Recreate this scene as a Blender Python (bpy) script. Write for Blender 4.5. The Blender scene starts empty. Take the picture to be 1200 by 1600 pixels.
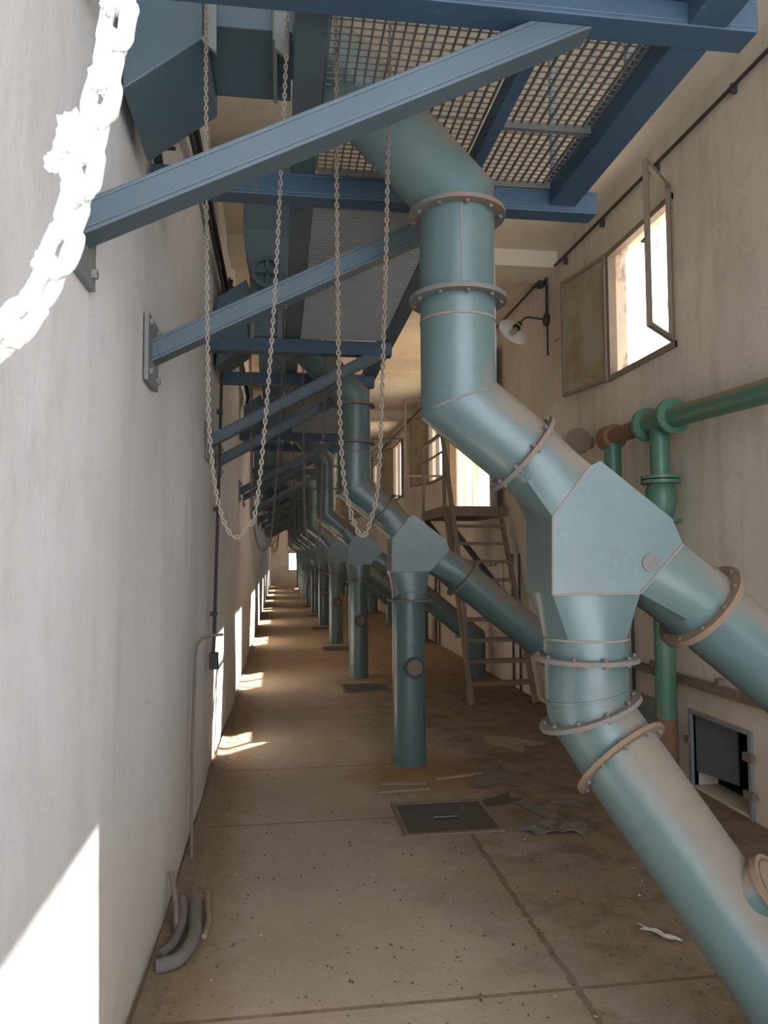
import bpy, math, random
from mathutils import Vector, Matrix
random.seed(7)
C = bpy.context.scene.collection
SC = bpy.context.scene
PI = math.pi

# ------------------------------------------------------------------ camera, light, exposure
cam = bpy.data.cameras.new('camera'); cam_o = bpy.data.objects.new('camera', cam); C.objects.link(cam_o)
R = Matrix(((0.9905685983, -0.0029717058, -0.1369854775),
            (-0.1369329384, -0.0566327577, -0.9889601109),
            (-0.0048189670, 0.9983906548, -0.0565055566)))
cam_o.matrix_world = Matrix.Translation((0, 0, 1.5)) @ R.to_4x4()
cam.sensor_fit = 'AUTO'; cam.sensor_width = 36.0; cam.lens = 1170 / 1600 * 36
cam.clip_start = 0.02; cam.clip_end = 400
SC.camera = cam_o
SC.view_settings.view_transform = 'Standard'; SC.view_settings.look = 'None'
SC.view_settings.gamma = 1.0; SC.view_settings.use_curve_mapping = False
SC.view_settings.exposure = 1.25
SC.cycles.max_bounces = 10; SC.cycles.diffuse_bounces = 6; SC.cycles.sample_clamp_indirect = 8

W = bpy.data.worlds.new('sky'); SC.world = W; W.use_nodes = True
wn = W.node_tree.nodes; wl = W.node_tree.links
bg = wn['Background']; bg.inputs['Strength'].default_value = 3.5
sky = wn.new('ShaderNodeTexSky'); sky.sky_type = 'HOSEK_WILKIE'; sky.turbidity = 4.0
sky.sun_direction = Vector((1, 1.08, .975)).normalized(); sky.ground_albedo = 0.4
wl.new(sky.outputs['Color'], bg.inputs['Color'])

sun = bpy.data.lights.new('sun', 'SUN'); sun.energy = 16; sun.angle = math.radians(0.6); sun.color = (1, .95, .86)
sun_o = bpy.data.objects.new('sun', sun); C.objects.link(sun_o)
sun_o.rotation_euler = Vector((-1, -1.08, -.975)).to_track_quat('-Z', 'Y').to_euler()

def area_lamp(name, loc, direction, sx, sy, power, col):
    l = bpy.data.lights.new(name, 'AREA'); l.shape = 'RECTANGLE'; l.size = sx; l.size_y = sy; l.energy = power; l.color = col
    o = bpy.data.objects.new(name, l); C.objects.link(o); o.location = loc
    o.rotation_euler = Vector(direction).to_track_quat('-Z', 'Y').to_euler()
    return o
# added fill lamp at the open rear end; no doorway is built there
area_lamp('rear_fill', (1.1, -1.6, 2.1), (0, 1, .02), 3.0, 3.6, 62, (.83, .895, 1.0))
# camera flash
fl = bpy.data.lights.new('camera_flash', 'POINT'); fl.energy = .85; fl.shadow_soft_size = .012; fl.color = (1, .98, .95)
fo = bpy.data.objects.new('camera_flash', fl); C.objects.link(fo); fo.location = (.03, -.02, 1.56)

# ------------------------------------------------------------------ materials
def mat(name):
    m = bpy.data.materials.new(name); m.use_nodes = True
    nt = m.node_tree; b = nt.nodes['Principled BSDF']
    return m, nt, b
def node(nt, t, **k):
    n = nt.nodes.new(t)
    for a, v in k.items():
        if a.startswith('i_'): n.inputs[a[2:].replace('_', ' ')].default_value = v
        else: setattr(n, a, v)
    return n
def noise(nt, scale, detail=4, rough=.55, coord='Object', sc=None):
    tc = node(nt, 'ShaderNodeTexCoord'); out = tc.outputs[coord]
    if sc:
        mp = node(nt, 'ShaderNodeMapping'); mp.inputs['Scale'].default_value = sc
        nt.links.new(out, mp.inputs['Vector']); out = mp.outputs[0]
    n = node(nt, 'ShaderNodeTexNoise'); n.inputs['Scale'].default_value = scale
    n.inputs['Detail'].default_value = detail; n.inputs['Roughness'].default_value = rough
    nt.links.new(out, n.inputs['Vector']); return n.outputs['Fac']
def ramp(nt, fac, stops):
    r = node(nt, 'ShaderNodeValToRGB'); nt.links.new(fac, r.inputs[0]); e = r.color_ramp.elements
    while len(e) < len(stops): e.new(.5)
    for q, (p, c) in zip(e, stops):
        q.position = p; q.color = (c[0], c[1], c[2], 1) if hasattr(c, '__len__') else (c, c, c, 1)
    return r.outputs[0]
def mix(nt, fac, a, b):
    m = node(nt, 'ShaderNodeMix', data_type='RGBA')
    for s, v in ((0, fac), (6, a), (7, b)):
        if isinstance(v, (int, float)): m.inputs[s].default_value = v
        elif isinstance(v, tuple): m.inputs[s].default_value = (*v, 1)
        else: nt.links.new(v, m.inputs[s])
    return m.outputs[2]
def mth(nt, op, a, b=None, c=None, clamp=False):
    m = node(nt, 'ShaderNodeMath', operation=op); m.use_clamp = clamp
    for i, v in enumerate((a, b, c)):
        if v is None: continue
        if isinstance(v, (int, float)): m.inputs[i].default_value = v
        else: nt.links.new(v, m.inputs[i])
    return m.outputs[0]
def bump(nt, b, h, s, d=.02):
    n = node(nt, 'ShaderNodeBump'); n.inputs['Strength'].default_value = s; n.inputs['Distance'].default_value = d
    nt.links.new(h, n.inputs['Height']); nt.links.new(n.outputs[0], b.inputs['Normal'])
def geo_normal_z(nt):
    g = node(nt, 'ShaderNodeNewGeometry'); s = node(nt, 'ShaderNodeSeparateXYZ')
    nt.links.new(g.outputs['Normal'], s.inputs[0]); return s.outputs['Z']
def pos_xyz(nt):
    g = node(nt, 'ShaderNodeNewGeometry'); s = node(nt, 'ShaderNodeSeparateXYZ')
    nt.links.new(g.outputs['Position'], s.inputs[0]); return s.outputs

def painted(name, base, var, rough=.45, dust=(.36, .29, .215), dust_lo=.25, dust_hi=.6, dust_amt=.92, rust=None, rust_amt=.5, spec=.5, metallic=0.0):
    """paint with blotches; loose dust lies on whatever faces up"""
    m, nt, b = mat(name); L = nt.links
    n1 = noise(nt, 3.2, 5); n2 = noise(nt, 38, 4, .7)
    col = mix(nt, ramp(nt, n1, [(.35, 0.), (.68, 1.)]), base, var)
    sp = ramp(nt, n2, [(.62, 0.), (.70, 1.)])
    col = mix(nt, mth(nt, 'MULTIPLY', sp, .22), col, (.24, .20, .165))
    if rust:
        col = mix(nt, mth(nt, 'MULTIPLY', ramp(nt, noise(nt, 9, 6, .7), [(.5, 0.), (.62, 1.)]), rust_amt), col, rust)
    stk = ramp(nt, noise(nt, 9, 5, .6, sc=(1, 1, .14)), [(.66, 0.), (.72, 1.)])
    col = mix(nt, mth(nt, 'MULTIPLY', stk, .38), col, (.11, .09, .07))
    nz = geo_normal_z(nt)
    nn = mth(nt, 'MULTIPLY_ADD', noise(nt, 6, 5, .65), .5, mth(nt, 'ADD', nz, -.25))
    df = node(nt, 'ShaderNodeMapRange'); df.inputs['From Min'].default_value = dust_lo; df.inputs['From Max'].default_value = dust_hi
    L.new(nn, df.inputs['Value'])
    f = mth(nt, 'MULTIPLY', df.outputs[0], dust_amt)
    dcol = mix(nt, noise(nt, 14, 5), dust, tuple(c * .78 for c in dust))
    L.new(mix(nt, f, col, dcol), b.inputs['Base Color'])
    L.new(mth(nt, 'MULTIPLY_ADD', f, .5, mth(nt, 'MULTIPLY_ADD', n1, .2, rough - .1)), b.inputs['Roughness'])
    b.inputs['Specular IOR Level'].default_value = spec; b.inputs['Metallic'].default_value = metallic
    bump(nt, b, n2, .12, .004)
    return m
def plain(name, col, rough=.7, var=.75, scale=12, metallic=0, bs=.15):
    m, nt, b = mat(name)
    n = noise(nt, scale, 5, .65)
    nt.links.new(mix(nt, n, col, tuple(c * var for c in col)), b.inputs['Base Color'])
    b.inputs['Roughness'].default_value = rough; b.inputs['Metallic'].default_value = metallic
    bump(nt, b, n, bs, .005); return m
def plaster(name, a, bcol, stain, sc=(1, 1, 1), big=.35, low=None, streak=.35):
    m, nt, b = mat(name); L = nt.links
    n1 = noise(nt, 1.1, 6, .6); n2 = noise(nt, 4.5, 7, .68); n3 = noise(nt, 60, 3, .6)
    st = noise(nt, 3.0, 5, .6, sc=(1, 2.2, .28))
    col = mix(nt, ramp(nt, n1, [(.36, 0.), (.66, 1.)]), a, bcol)
    col = mix(nt, mth(nt, 'MULTIPLY', ramp(nt, st, [(.5, 0.), (.72, 1.)]), streak), col, stain)
    col = mix(nt, mth(nt, 'MULTIPLY', ramp(nt, n2, [(.56, 0.), (.74, 1.)]), .45), col, stain)
    sp = ramp(nt, noise(nt, 11, 8, .8), [(.67, 0.), (.71, 1.)])
    col = mix(nt, mth(nt, 'MULTIPLY', sp, .4), col, tuple(c * .45 for c in stain))
    if low:
        z = pos_xyz(nt)[2]
        lf = node(nt, 'ShaderNodeMapRange'); lf.inputs['From Min'].default_value = 1.0; lf.inputs['From Max'].default_value = 0.0
        L.new(mth(nt, 'MULTIPLY_ADD', n2, .8, mth(nt, 'ADD', z, -.4)), lf.inputs['Value'])
        col = mix(nt, mth(nt, 'MULTIPLY', lf.outputs[0], .55), col, low)
    L.new(col, b.inputs['Base Color']); b.inputs['Roughness'].default_value = .92; b.inputs['Specular IOR Level'].default_value = .15
    h = mth(nt, 'MULTIPLY_ADD', n3, .06, mth(nt, 'MULTIPLY_ADD', st, big, n2))
    bump(nt, b, h, .24, .03)
    return m

M = {}
M['plaster_left'] = plaster('white_plaster', (.72, .705, .715), (.65, .63, .635), (.52, .49, .475), low=(.50, .40, .28))
M['plaster_right'] = plaster('cream_plaster', (.67, .60, .50), (.58, .51, .425), (.38, .32, .26), low=(.46, .37, .26), streak=.5)
M['ceiling'] = plaster('ceiling_plaster', (.74, .665, .55), (.66, .575, .455), (.52, .42, .31), streak=.1)
M['duct'] = painted('duct_paint', (.093, .142, .138), (.077, .117, .119), rough=.32, spec=.6, dust=(.205, .162, .125), dust_lo=.06, dust_hi=.34)
M['flange'] = painted('flange_paint', (.13, .145, .142), (.13, .115, .10), rough=.65, dust=(.21, .165, .13), rust=(.20, .11, .06), rust_amt=.8, dust_lo=-.05, dust_hi=.4)
M['rustrim'] = plain('rusty_rim', (.24, .16, .105), .8, .6, 30)
M['beam'] = painted('beam_paint', (.040, .084, .138), (.035, .07, .115), rough=.5, dust=(.18, .18, .175), dust_amt=.9)
M['beam_grey'] = painted('strut_paint', (.076, .112, .138), (.066, .096, .12), rough=.5, dust=(.2, .2, .19), dust_amt=.8)
M['hopper'] = painted('hopper_paint', (.075, .122, .152), (.06, .10, .128), rough=.5, dust=(.2, .19, .17))
M['grating'] = plain('galvanised_steel', (.15, .145, .14), .6, .7, 20, .0)
M['grating_grey'] = plain('grey_grating_steel', (.31, .325, .34), .6, .75, 20)
M['chain'] = plain('dusty_chain_steel', (.30, .25, .205), .7, .6, 60, .2)
M['chain_brown'] = plain('brown_chain_steel', (.215, .165, .125), .75, .6, 60, .1)
M['chain_rust'] = plain('dark_chain_steel', (.20, .15, .115), .75, .6, 60, .2)
M['lint'] = plain('white_lint', (.82, .80, .775), .95, .86, 50, 0, .6)
M['green'] = painted('green_pipe_paint', (.072, .195, .13), (.062, .16, .108), rough=.42, dust=(.34, .21, .12), rust=(.22, .10, .05), rust_amt=.35, dust_lo=.35, dust_hi=.7)
M['seam'] = plain('dusty_weld', (.24, .205, .17), .85, .7, 30)
M['rust'] = plain('rust', (.26, .14, .075), .85, .5, 14)
M['iron'] = plain('dusty_brown_iron', (.225, .165, .12), .75, .6, 18)
M['dark'] = plain('dark_iron', (.055, .048, .045), .7, .6, 25)
M['cable'] = plain('dark_cable', (.045, .04, .042), .65, .6, 25)
M['steel_grey'] = painted('grey_steel_paint', (.20, .215, .215), (.16, .17, .17), rough=.55)
M['frame'] = plain('window_frame_paint', (.27, .21, .16), .6, .6, 14)
M['enamel'] = plain('white_enamel', (.80, .79, .76), .3, .92, 10)
M['void'] = plain('recess_shade', (.02, .018, .016), .95)  # near-black: the shade inside recesses is put into the colour
M['wood'] = plain('weathered_board', (.34, .25, .165), .85, .6, 12)
M['paper'] = plain('pale_scrap', (.62, .57, .5), .85, .75, 20)
M['rag'] = plain('grey_rag', (.19, .16, .135), .95, .6, 16)
M['dirt'] = plain('brown_dirt', (.27, .195, .12), .98, .5, 24, 0, .9)
M['litter'] = plain('dark_litter', (.12, .085, .05), .95, .5, 24)
M['leaf'] = plain('dark_hatch_steel', (.13, .135, .135), .7, .7, 8)  # darker grey than the hatch frame paint
M['ground'] = plain('sunlit_yard', (.58, .50, .40), .95, .8, 2)
# dirty glass
m, nt, b = mat('dirty_glass')
b.inputs['Base Color'].default_value = (.30, .26, .15, 1); b.inputs['Roughness'].default_value = .35
nt.links.new(mix(nt, ramp(nt, noise(nt, 3.5, 5), [(.42, 0.), (.68, 1.)]), (.36, .33, .23), (.27, .175, .07)), b.inputs['Base Color'])
b.inputs['Alpha'].default_value = .88; M['glass'] = m
# translucent door sheet
m, nt, b = mat('thin_plank_sheet')
for n in list(nt.nodes):
    if n.type == 'BSDF_PRINCIPLED': nt.nodes.remove(n)
d = node(nt, 'ShaderNodeBsdfDiffuse'); t = node(nt, 'ShaderNodeBsdfTranslucent'); mx = node(nt, 'ShaderNodeMixShader'); mx.inputs[0].default_value = .6
pc = ramp(nt, noise(nt, 2.0, 4, .6, sc=(1, 5, .2)), [(.36, (.42, .28, .16)), (.54, (.86, .76, .62))])
nt.links.new(pc, d.inputs[0]); nt.links.new(pc, t.inputs[0]); nt.links.new(d.outputs[0], mx.inputs[1]); nt.links.new(t.outputs[0], mx.inputs[2])
nt.links.new(mx.outputs[0], nt.nodes['Material Output'].inputs[0]); M['sheet'] = m
# insect screen: open weave, clogged with dirt in patches
m, nt, b = mat('insect_screen')
b.inputs['Base Color'].default_value = (.45, .36, .25, 1); b.inputs['Roughness'].default_value = .9
nt.links.new(ramp(nt, noise(nt, 2.6, 6, .7), [(.50, .04), (.66, .62)]), b.inputs['Alpha']); M['screen'] = m

# floor: dusty concrete, brown dirt towards the spouts, construction joints
m, nt, b = mat('dusty_concrete'); L = nt.links
P = pos_xyz(nt)
n1 = noise(nt, 1.3, 6, .62); n2 = noise(nt, 7, 8, .72); n3 = noise(nt, 34, 6, .75)
col = mix(nt, ramp(nt, n1, [(.34, 0.), (.68, 1.)]), (.405, .325, .245), (.335, .265, .195))
dr = node(nt, 'ShaderNodeMapRange'); dr.inputs['From Min'].default_value = .62; dr.inputs['From Max'].default_value = 1.5
L.new(mth(nt, 'MULTIPLY_ADD', n1, 1.1, mth(nt, 'ADD', P[0], -.50)), dr.inputs['Value'])
yfar = node(nt, 'ShaderNodeMapRange'); yfar.inputs['From Min'].default_value = 2.0; yfar.inputs['From Max'].default_value = 4.2
yfar.inputs['To Min'].default_value = .5; yfar.inputs['To Max'].default_value = .95
L.new(P[1], yfar.inputs['Value'])
col = mix(nt, mth(nt, 'MULTIPLY', dr.outputs[0], yfar.outputs[0]), col, mix(nt, n2, (.095, .06, .034), (.30, .215, .14)))
clod = ramp(nt, noise(nt, 3.4, 7, .7), [(.50, 0.), (.60, 1.)])
col = mix(nt, mth(nt, 'MULTIPLY', mth(nt, 'MULTIPLY', clod, dr.outputs[0]), .7), col, mix(nt, n3, (.085, .055, .03), (.19, .13, .08)))
# rusty brown fines beyond the first bays
fb = node(nt, 'ShaderNodeMapRange'); fb.inputs['From Min'].default_value = 7.5; fb.inputs['From Max'].default_value = 13
L.new(P[1], fb.inputs['Value'])
col = mix(nt, mth(nt, 'MULTIPLY', fb.outputs[0], .65), col, mix(nt, n2, (.36, .22, .11), (.42, .29, .17)))
col = mix(nt, mth(nt, 'MULTIPLY', ramp(nt, n3, [(.62, 0.), (.68, 1.)]), .55), col, (.14, .09, .05))
col = mix(nt, mth(nt, 'MULTIPLY', ramp(nt, noise(nt, 55, 3, .6), [(.73, 0.), (.76, 1.)]), .8), col, (.62, .57, .50))
# dirt along foot of the left wall
lw = node(nt, 'ShaderNodeMapRange'); lw.inputs['From Min'].default_value = -.15; lw.inputs['From Max'].default_value = -.33
L.new(mth(nt, 'MULTIPLY_ADD', n2, -.28, mth(nt, 'ADD', P[0], .12)), lw.inputs['Value'])
col = mix(nt, mth(nt, 'MULTIPLY', lw.outputs[0], .85), col, mix(nt, n3, (.22, .14, .07), (.30, .21, .12)))
# rust stain around the foot of the nearest upright pipe
def blob(cx, cy, r):
    dx = mth(nt, 'ADD', P[0], -cx); dy = mth(nt, 'ADD', P[1], -cy)
    dd = mth(nt, 'SQRT', mth(nt, 'ADD', mth(nt, 'MULTIPLY', dx, dx), mth(nt, 'MULTIPLY', dy, dy)))
    q = node(nt, 'ShaderNodeMapRange'); q.inputs['From Min'].default_value = r; q.inputs['From Max'].default_value = r * .45
    L.new(mth(nt, 'MULTIPLY_ADD', n2, -.5, mth(nt, 'ADD', dd, .25)), q.inputs['Value']); return q.outputs[0]
col = mix(nt, mth(nt, 'MULTIPLY', blob(.95, 5.15, .55), .85), col, mix(nt, n3, (.20, .10, .035), (.36, .21, .08)))
# joints
jf = None
for y0 in (2.56, 4.32, 5.40, 7.43, 9.4, 11.4, 13.4, 15.4):
    e = mth(nt, 'LESS_THAN', mth(nt, 'ABSOLUTE', mth(nt, 'ADD', P[1], -y0)), .007 if y0 > 3 else .010)
    e = mth(nt, 'MULTIPLY', e, mth(nt, 'LESS_THAN', P[0], 1.02 if y0 > 3 else 3))
    jf = e if jf is None else mth(nt, 'MAXIMUM', jf, e)
wob = mth(nt, 'MULTIPLY_ADD', n2, .07, -1.055)
jx = mth(nt, 'LESS_THAN', mth(nt, 'ABSOLUTE', mth(nt, 'ADD', P[0], wob)), .014)
jx = mth(nt, 'MULTIPLY', jx, mth(nt, 'LESS_THAN', P[1], 4.02)); jf = mth(nt, 'MAXIMUM', jf, jx)
jr = mth(nt, 'MULTIPLY', jf, ramp(nt, n2, [(.3, .35), (.6, .9)]))
col = mix(nt, jr, col, (.15, .10, .06))
L.new(col, b.inputs['Base Color']); b.inputs['Roughness'].default_value = .9; b.inputs['Specular IOR Level'].default_value = .2
bump(nt, b, mth(nt, 'MULTIPLY_ADD', jf, -.8, mth(nt, 'MULTIPLY_ADD', n3, .35, n2)), .45, .02)
M['floor'] = m

# ------------------------------------------------------------------ mesh helpers
class MB:
    def __init__(s): s.v = []; s.f = []
    def add(s, vs, fs):
        o = len(s.v); s.v += [tuple(v) for v in vs]; s.f += [tuple(i + o for i in f) for f in fs]; return s
    def box(s, x0, x1, y0, y1, z0, z1):
        vs = [(x, y, z) for z in (z0, z1) for y in (y0, y1) for x in (x0, x1)]
        return s.add(vs, [(0, 2, 3, 1), (4, 5, 7, 6), (0, 1, 5, 4), (1, 3, 7, 5), (3, 2, 6, 7), (2, 0, 4, 6)])
    def bar(s, p, q, w, h, up=(0, 0, 1)):
        p = Vector(p); q = Vector(q); d = (q - p).normalized(); a = d.cross(Vector(up)).normalized() * w / 2; b_ = a.cross(d).normalized() * h / 2
        vs = [e + sx * a + sy * b_ for e in (p, q) for sx, sy in ((-1, -1), (1, -1), (1, 1), (-1, 1))]
        return s.add(vs, [(0, 1, 2, 3), (7, 6, 5, 4), (0, 4, 5, 1), (1, 5, 6, 2), (2, 6, 7, 3), (3, 7, 4, 0)])
    def rings(s, rs, cap0=True, cap1=True, closed=False):
        n = len(rs[0]); o = len(s.v)
        for r in rs: s.v += [tuple(p) for p in r]
        m_ = len(rs)
        for i in range(m_ if closed else m_ - 1):
            a = o + i * n; b_ = o + ((i + 1) % m_) * n
            for k in range(n):
                k2 = (k + 1) % n; s.f.append((a + k, a + k2, b_ + k2, b_ + k))
        if not closed:
            if cap0: s.f.append(tuple(o + k for k in reversed(range(n))))
            if cap1: s.f.append(tuple(o + (m_ - 1) * n + k for k in range(n)))
        return s
    def tube(s, pts, r, n=12, cap=True, closed=False):
        pts = [Vector(p) for p in pts]; m_ = len(pts); rr = r if hasattr(r, '__len__') else [r] * m_
        rs = []; u = None
        for i, p in enumerate(pts):
            if closed: a = pts[i - 1]; c = pts[(i + 1) % m_]
            else: a = pts[max(i - 1, 0)]; c = pts[min(i + 1, m_ - 1)]
            din = (p - a).normalized() if (p - a).length > 1e-9 else (c - p).normalized()
            dout = (c - p).normalized() if (c - p).length > 1e-9 else din
            t = (din + dout).normalized()
            if u is None:
                u = t.orthogonal().normalized() if abs(t.y) > .8 else Vector((0, 1, 0))
            u = (u - t * u.dot(t)).normalized(); w = t.cross(u)
            # mitre: stretch in the bend plane
            ring = []; k = 1 / max(.3, (din.dot(t)))
            bend = (dout - din); bd = (bend - t * bend.dot(t))
            bd = bd.normalized() if bd.length > 1e-6 else None
            for j in range(n):
                an = 2 * PI * j / n; o = (u * math.cos(an) + w * math.sin(an)) * rr[i]
                if bd: o = o + bd * o.dot(bd) * (k - 1)
                ring.append(p + o)
            rs.append(ring)
        return s.rings(rs, cap, cap, closed)
    def disc(s, c, ax, r0, r1, t, n=32):
        """flat ring (r0 inner) of thickness t about axis"""
        c = Vector(c); ax = Vector(ax).normalized(); u = Vector((0, 1, 0)); u = (u - ax * u.dot(ax))
        u = u.normalized() if u.length > .1 else ax.orthogonal().normalized(); w = ax.cross(u)
        def rg(r, h): return [c + ax * h + (u * math.cos(2 * PI * k / n) + w * math.sin(2 * PI * k / n)) * r for k in range(n)]
        if r0 <= 0: return s.rings([rg(r1, -t / 2), rg(r1, t / 2)])
        return s.rings([rg(r0, -t / 2), rg(r1, -t / 2), rg(r1, t / 2), rg(r0, t / 2)], closed=True)
    def prism(s, poly, y0, y1):
        n = len(poly); vs = [(x, y0, z) for x, z in poly] + [(x, y1, z) for x, z in poly]
        return s.add(vs, [tuple(range(n)), tuple(reversed(range(n, 2 * n)))] + [(i, i + n, (i + 1) % n + n, (i + 1) % n) for i in range(n)])
    def build(s, name, m_, parent=None, smooth=True, bevel=0, loc=None, angle=38):
        me = bpy.data.meshes.new(name); me.from_pydata(s.v, [], s.f); me.update()
        import bmesh
        bm = bmesh.new(); bm.from_mesh(me); bmesh.ops.recalc_face_normals(bm, faces=bm.faces); bm.to_mesh(me); bm.free()
        me.materials.append(m_ if not isinstance(m_, str) else M[m_])
        if smooth:
            me.shade_smooth(); me.set_sharp_from_angle(angle=math.radians(angle))
        o = bpy.data.objects.new(name, me); C.objects.link(o)
        if parent: o.parent = parent
        if loc: o.location = loc
        if bevel:
            bv = o.modifiers.new('bevel', 'BEVEL'); bv.width = bevel; bv.segments = 2; bv.limit_method = 'ANGLE'; bv.angle_limit = math.radians(40)
        return o
def tag(o, label, cat, group=None, kind=None):
    o['label'] = label; o['category'] = cat
    if group: o['group'] = group
    if kind: o['kind'] = kind
    return o
def thing(name, label, cat, loc=(0, 0, 0), group=None):
    o = bpy.data.objects.new(name, None); C.objects.link(o); o.location = loc; o.empty_display_size = .1
    return tag(o, label, cat, group)
def struct(o): o['kind'] = 'structure'; return o
def copy_tree(o, parent=None):
    c = o.copy(); C.objects.link(c); c.parent = parent
    for ch in list(o.children): copy_tree(ch, c)
    return c
def ordn(k): return ('first', 'second', 'third', 'fourth', 'fifth', 'sixth', 'seventh', 'eighth', 'ninth', 'tenth', 'eleventh', 'twelfth')[k]

# ------------------------------------------------------------------ setting
XL, XR, ZC, YE, TH = -.475, 2.63, 4.4, 37.0, .16
Y0 = -1.5
MB().box(XL - .3, XR + TH, Y0, YE + .3, -.2, 0).build('floor', 'floor', smooth=False)
struct(bpy.data.objects['floor'])
# left wall: gently uneven plaster face
mb = MB(); ny, nz = 240, 36; vs = []; fs = []
for i in range(ny + 1):
    y = Y0 + (YE - Y0) * (i / ny) ** 1.6
    for j in range(nz + 1):
        z = ZC * j / nz
        w = .010 * math.sin(y * 1.9 + .8 * math.sin(z * 1.7)) + .007 * math.sin(z * 2.6 + y * .9) + .006 * math.sin(y * 4.3 - z * 1.1)
        vs.append((XL + w, y, z))
for i in range(ny):
    for j in range(nz):
        a = i * (nz + 1) + j; fs.append((a, a + nz + 1, a + nz + 2, a + 1))
mb.add(vs, fs); mb.box(XL - .3, XL - .03, Y0, YE, 0, ZC)
struct(mb.build('wall_left', 'plaster_left'))

# right wall with real openings
WIN = [(4.63, 5.67, 2.88, 3.94), (11.76, 13.07, 2.73, 4.02), (15.9, 17.3, 2.73, 4.02), (19.7, 21.1, 2.73, 4.02),
       (23.5, 24.9, 2.73, 4.02), (27.3, 28.7, 2.73, 4.02), (31.1, 32.5, 2.73, 4.02), (34.6, 36.0, 2.73, 4.02)]
DOOR = (9.05, 11.40, 2.06, 4.05)
FAR_LIGHT_GAP = (35.3, 36.5, 0, 2.1)  # added opening hidden behind the spouts, lets sun in to brighten the far end
HATCH = (3.97, 4.56, .02, .47)
def wall_with_holes(x0, x1, ya, yb, za, zb, holes):
    ys = sorted({ya, yb, *[h[0] for h in holes], *[h[1] for h in holes]}); zs = sorted({za, zb, *[h[2] for h in holes], *[h[3] for h in holes]})
    def solid(i, j):
        if i < 0 or j < 0 or i >= len(ys) - 1 or j >= len(zs) - 1: return False
        cy = (ys[i] + ys[i + 1]) / 2; cz = (zs[j] + zs[j + 1]) / 2
        return not any(h[0] < cy < h[1] and h[2] < cz < h[3] for h in holes)
    b_ = MB()
    for i in range(len(ys) - 1):
        for j in range(len(zs) - 1):
            if not solid(i, j): continue
            a, c, d_, e = ys[i], ys[i + 1], zs[j], zs[j + 1]
            b_.add([(x0, a, d_), (x0, c, d_), (x0, c, e), (x0, a, e)], [(0, 3, 2, 1)])
            b_.add([(x1, a, d_), (x1, c, d_), (x1, c, e), (x1, a, e)], [(0, 1, 2, 3)])
            if not solid(i - 1, j): b_.add([(x0, a, d_), (x1, a, d_), (x1, a, e), (x0, a, e)], [(0, 1, 2, 3)])
            if not solid(i + 1, j): b_.add([(x0, c, d_), (x1, c, d_), (x1, c, e), (x0, c, e)], [(3, 2, 1, 0)])
            if not solid(i, j - 1): b_.add([(x0, a, d_), (x1, a, d_), (x1, c, d_), (x0, c, d_)], [(3, 2, 1, 0)])
            if not solid(i, j + 1): b_.add([(x0, a, e), (x1, a, e), (x1, c, e), (x0, c, e)], [(0, 1, 2, 3)])
    return b_
struct(wall_with_holes(XR, XR + TH, Y0, YE, 0, ZC, WIN + [DOOR, HATCH, FAR_LIGHT_GAP]).build('wall_right', 'plaster_right', smooth=False))
# end wall with a window
hb = MB(); ex0, ex1, ez0, ez1 = .37, .88, .72, 1.62
for (a, c, d_, e) in ((XL, ex0, 0, ZC), (ex1, XR + TH, 0, ZC), (ex0, ex1, 0, ez0), (ex0, ex1, ez1, ZC)): hb.box(a, c, YE, YE + .3, d_, e)
struct(hb.build('wall_end', 'plaster_right', smooth=False))
struct(MB().box(XL - .3, XR + TH, Y0, YE + .3, ZC, ZC + .25).build('ceiling', 'ceiling', smooth=False))
cb = 0
for y in (6.75, 10.9, 14.8, 18.7, 22.6, 26.5, 30.4, 34.3):
    cb += 1
    struct(MB().box(XL, XR, y, y + .42, ZC - .16, ZC).build('trim_%d' % cb, 'ceiling', smooth=False))
struct(MB().box(XR + TH + .01, 60, -40, 90, -.6, -.5).build('ground_outside', 'ground', smooth=False))

# windows
def make_sash(parent, hy, hz0, hz1, w, ang, side, glass=True, name='casement'):
    """casement hinged on jamb y=hy; closed it runs to hy+side*w; swung into the room by ang"""
    d = Vector((-math.sin(ang), side * math.cos(ang), 0))
    p = Vector((XR - .02, hy, 0)); q = p + d * w; t = .03
    b_ = MB()
    for a in (p + d * t / 2, q - d * t / 2): b_.bar((a.x, a.y, hz0), (a.x, a.y, hz1), t, .028, d)
    for z in (hz0 + t / 2, hz1 - t / 2): b_.bar((p.x, p.y, z), (q.x, q.y, z), .028, t)
    so = b_.build(name, 'frame', parent, smooth=False)
    if glass:
        g = MB(); a = p + d * t; c = q - d * t
        g.bar((a.x, a.y, (hz0 + hz1) / 2), (c.x, c.y, (hz0 + hz1) / 2), .005, hz1 - hz0 - 2 * t)
        g.build('pane', 'glass', so, smooth=False)
    h = MB(); e = q - d * .02; zc = (hz0 + hz1) / 2
    h.bar((e.x, e.y, zc - .06), (e.x, e.y, zc + .06), .035, .035); h.tube([(e.x, e.y, zc), (e.x - .04, e.y, zc + .005), (e.x - .05, e.y + side * -.07, zc)], .007, 6)
    h.build('latch', 'iron', so, smooth=False)
    return so
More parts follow.
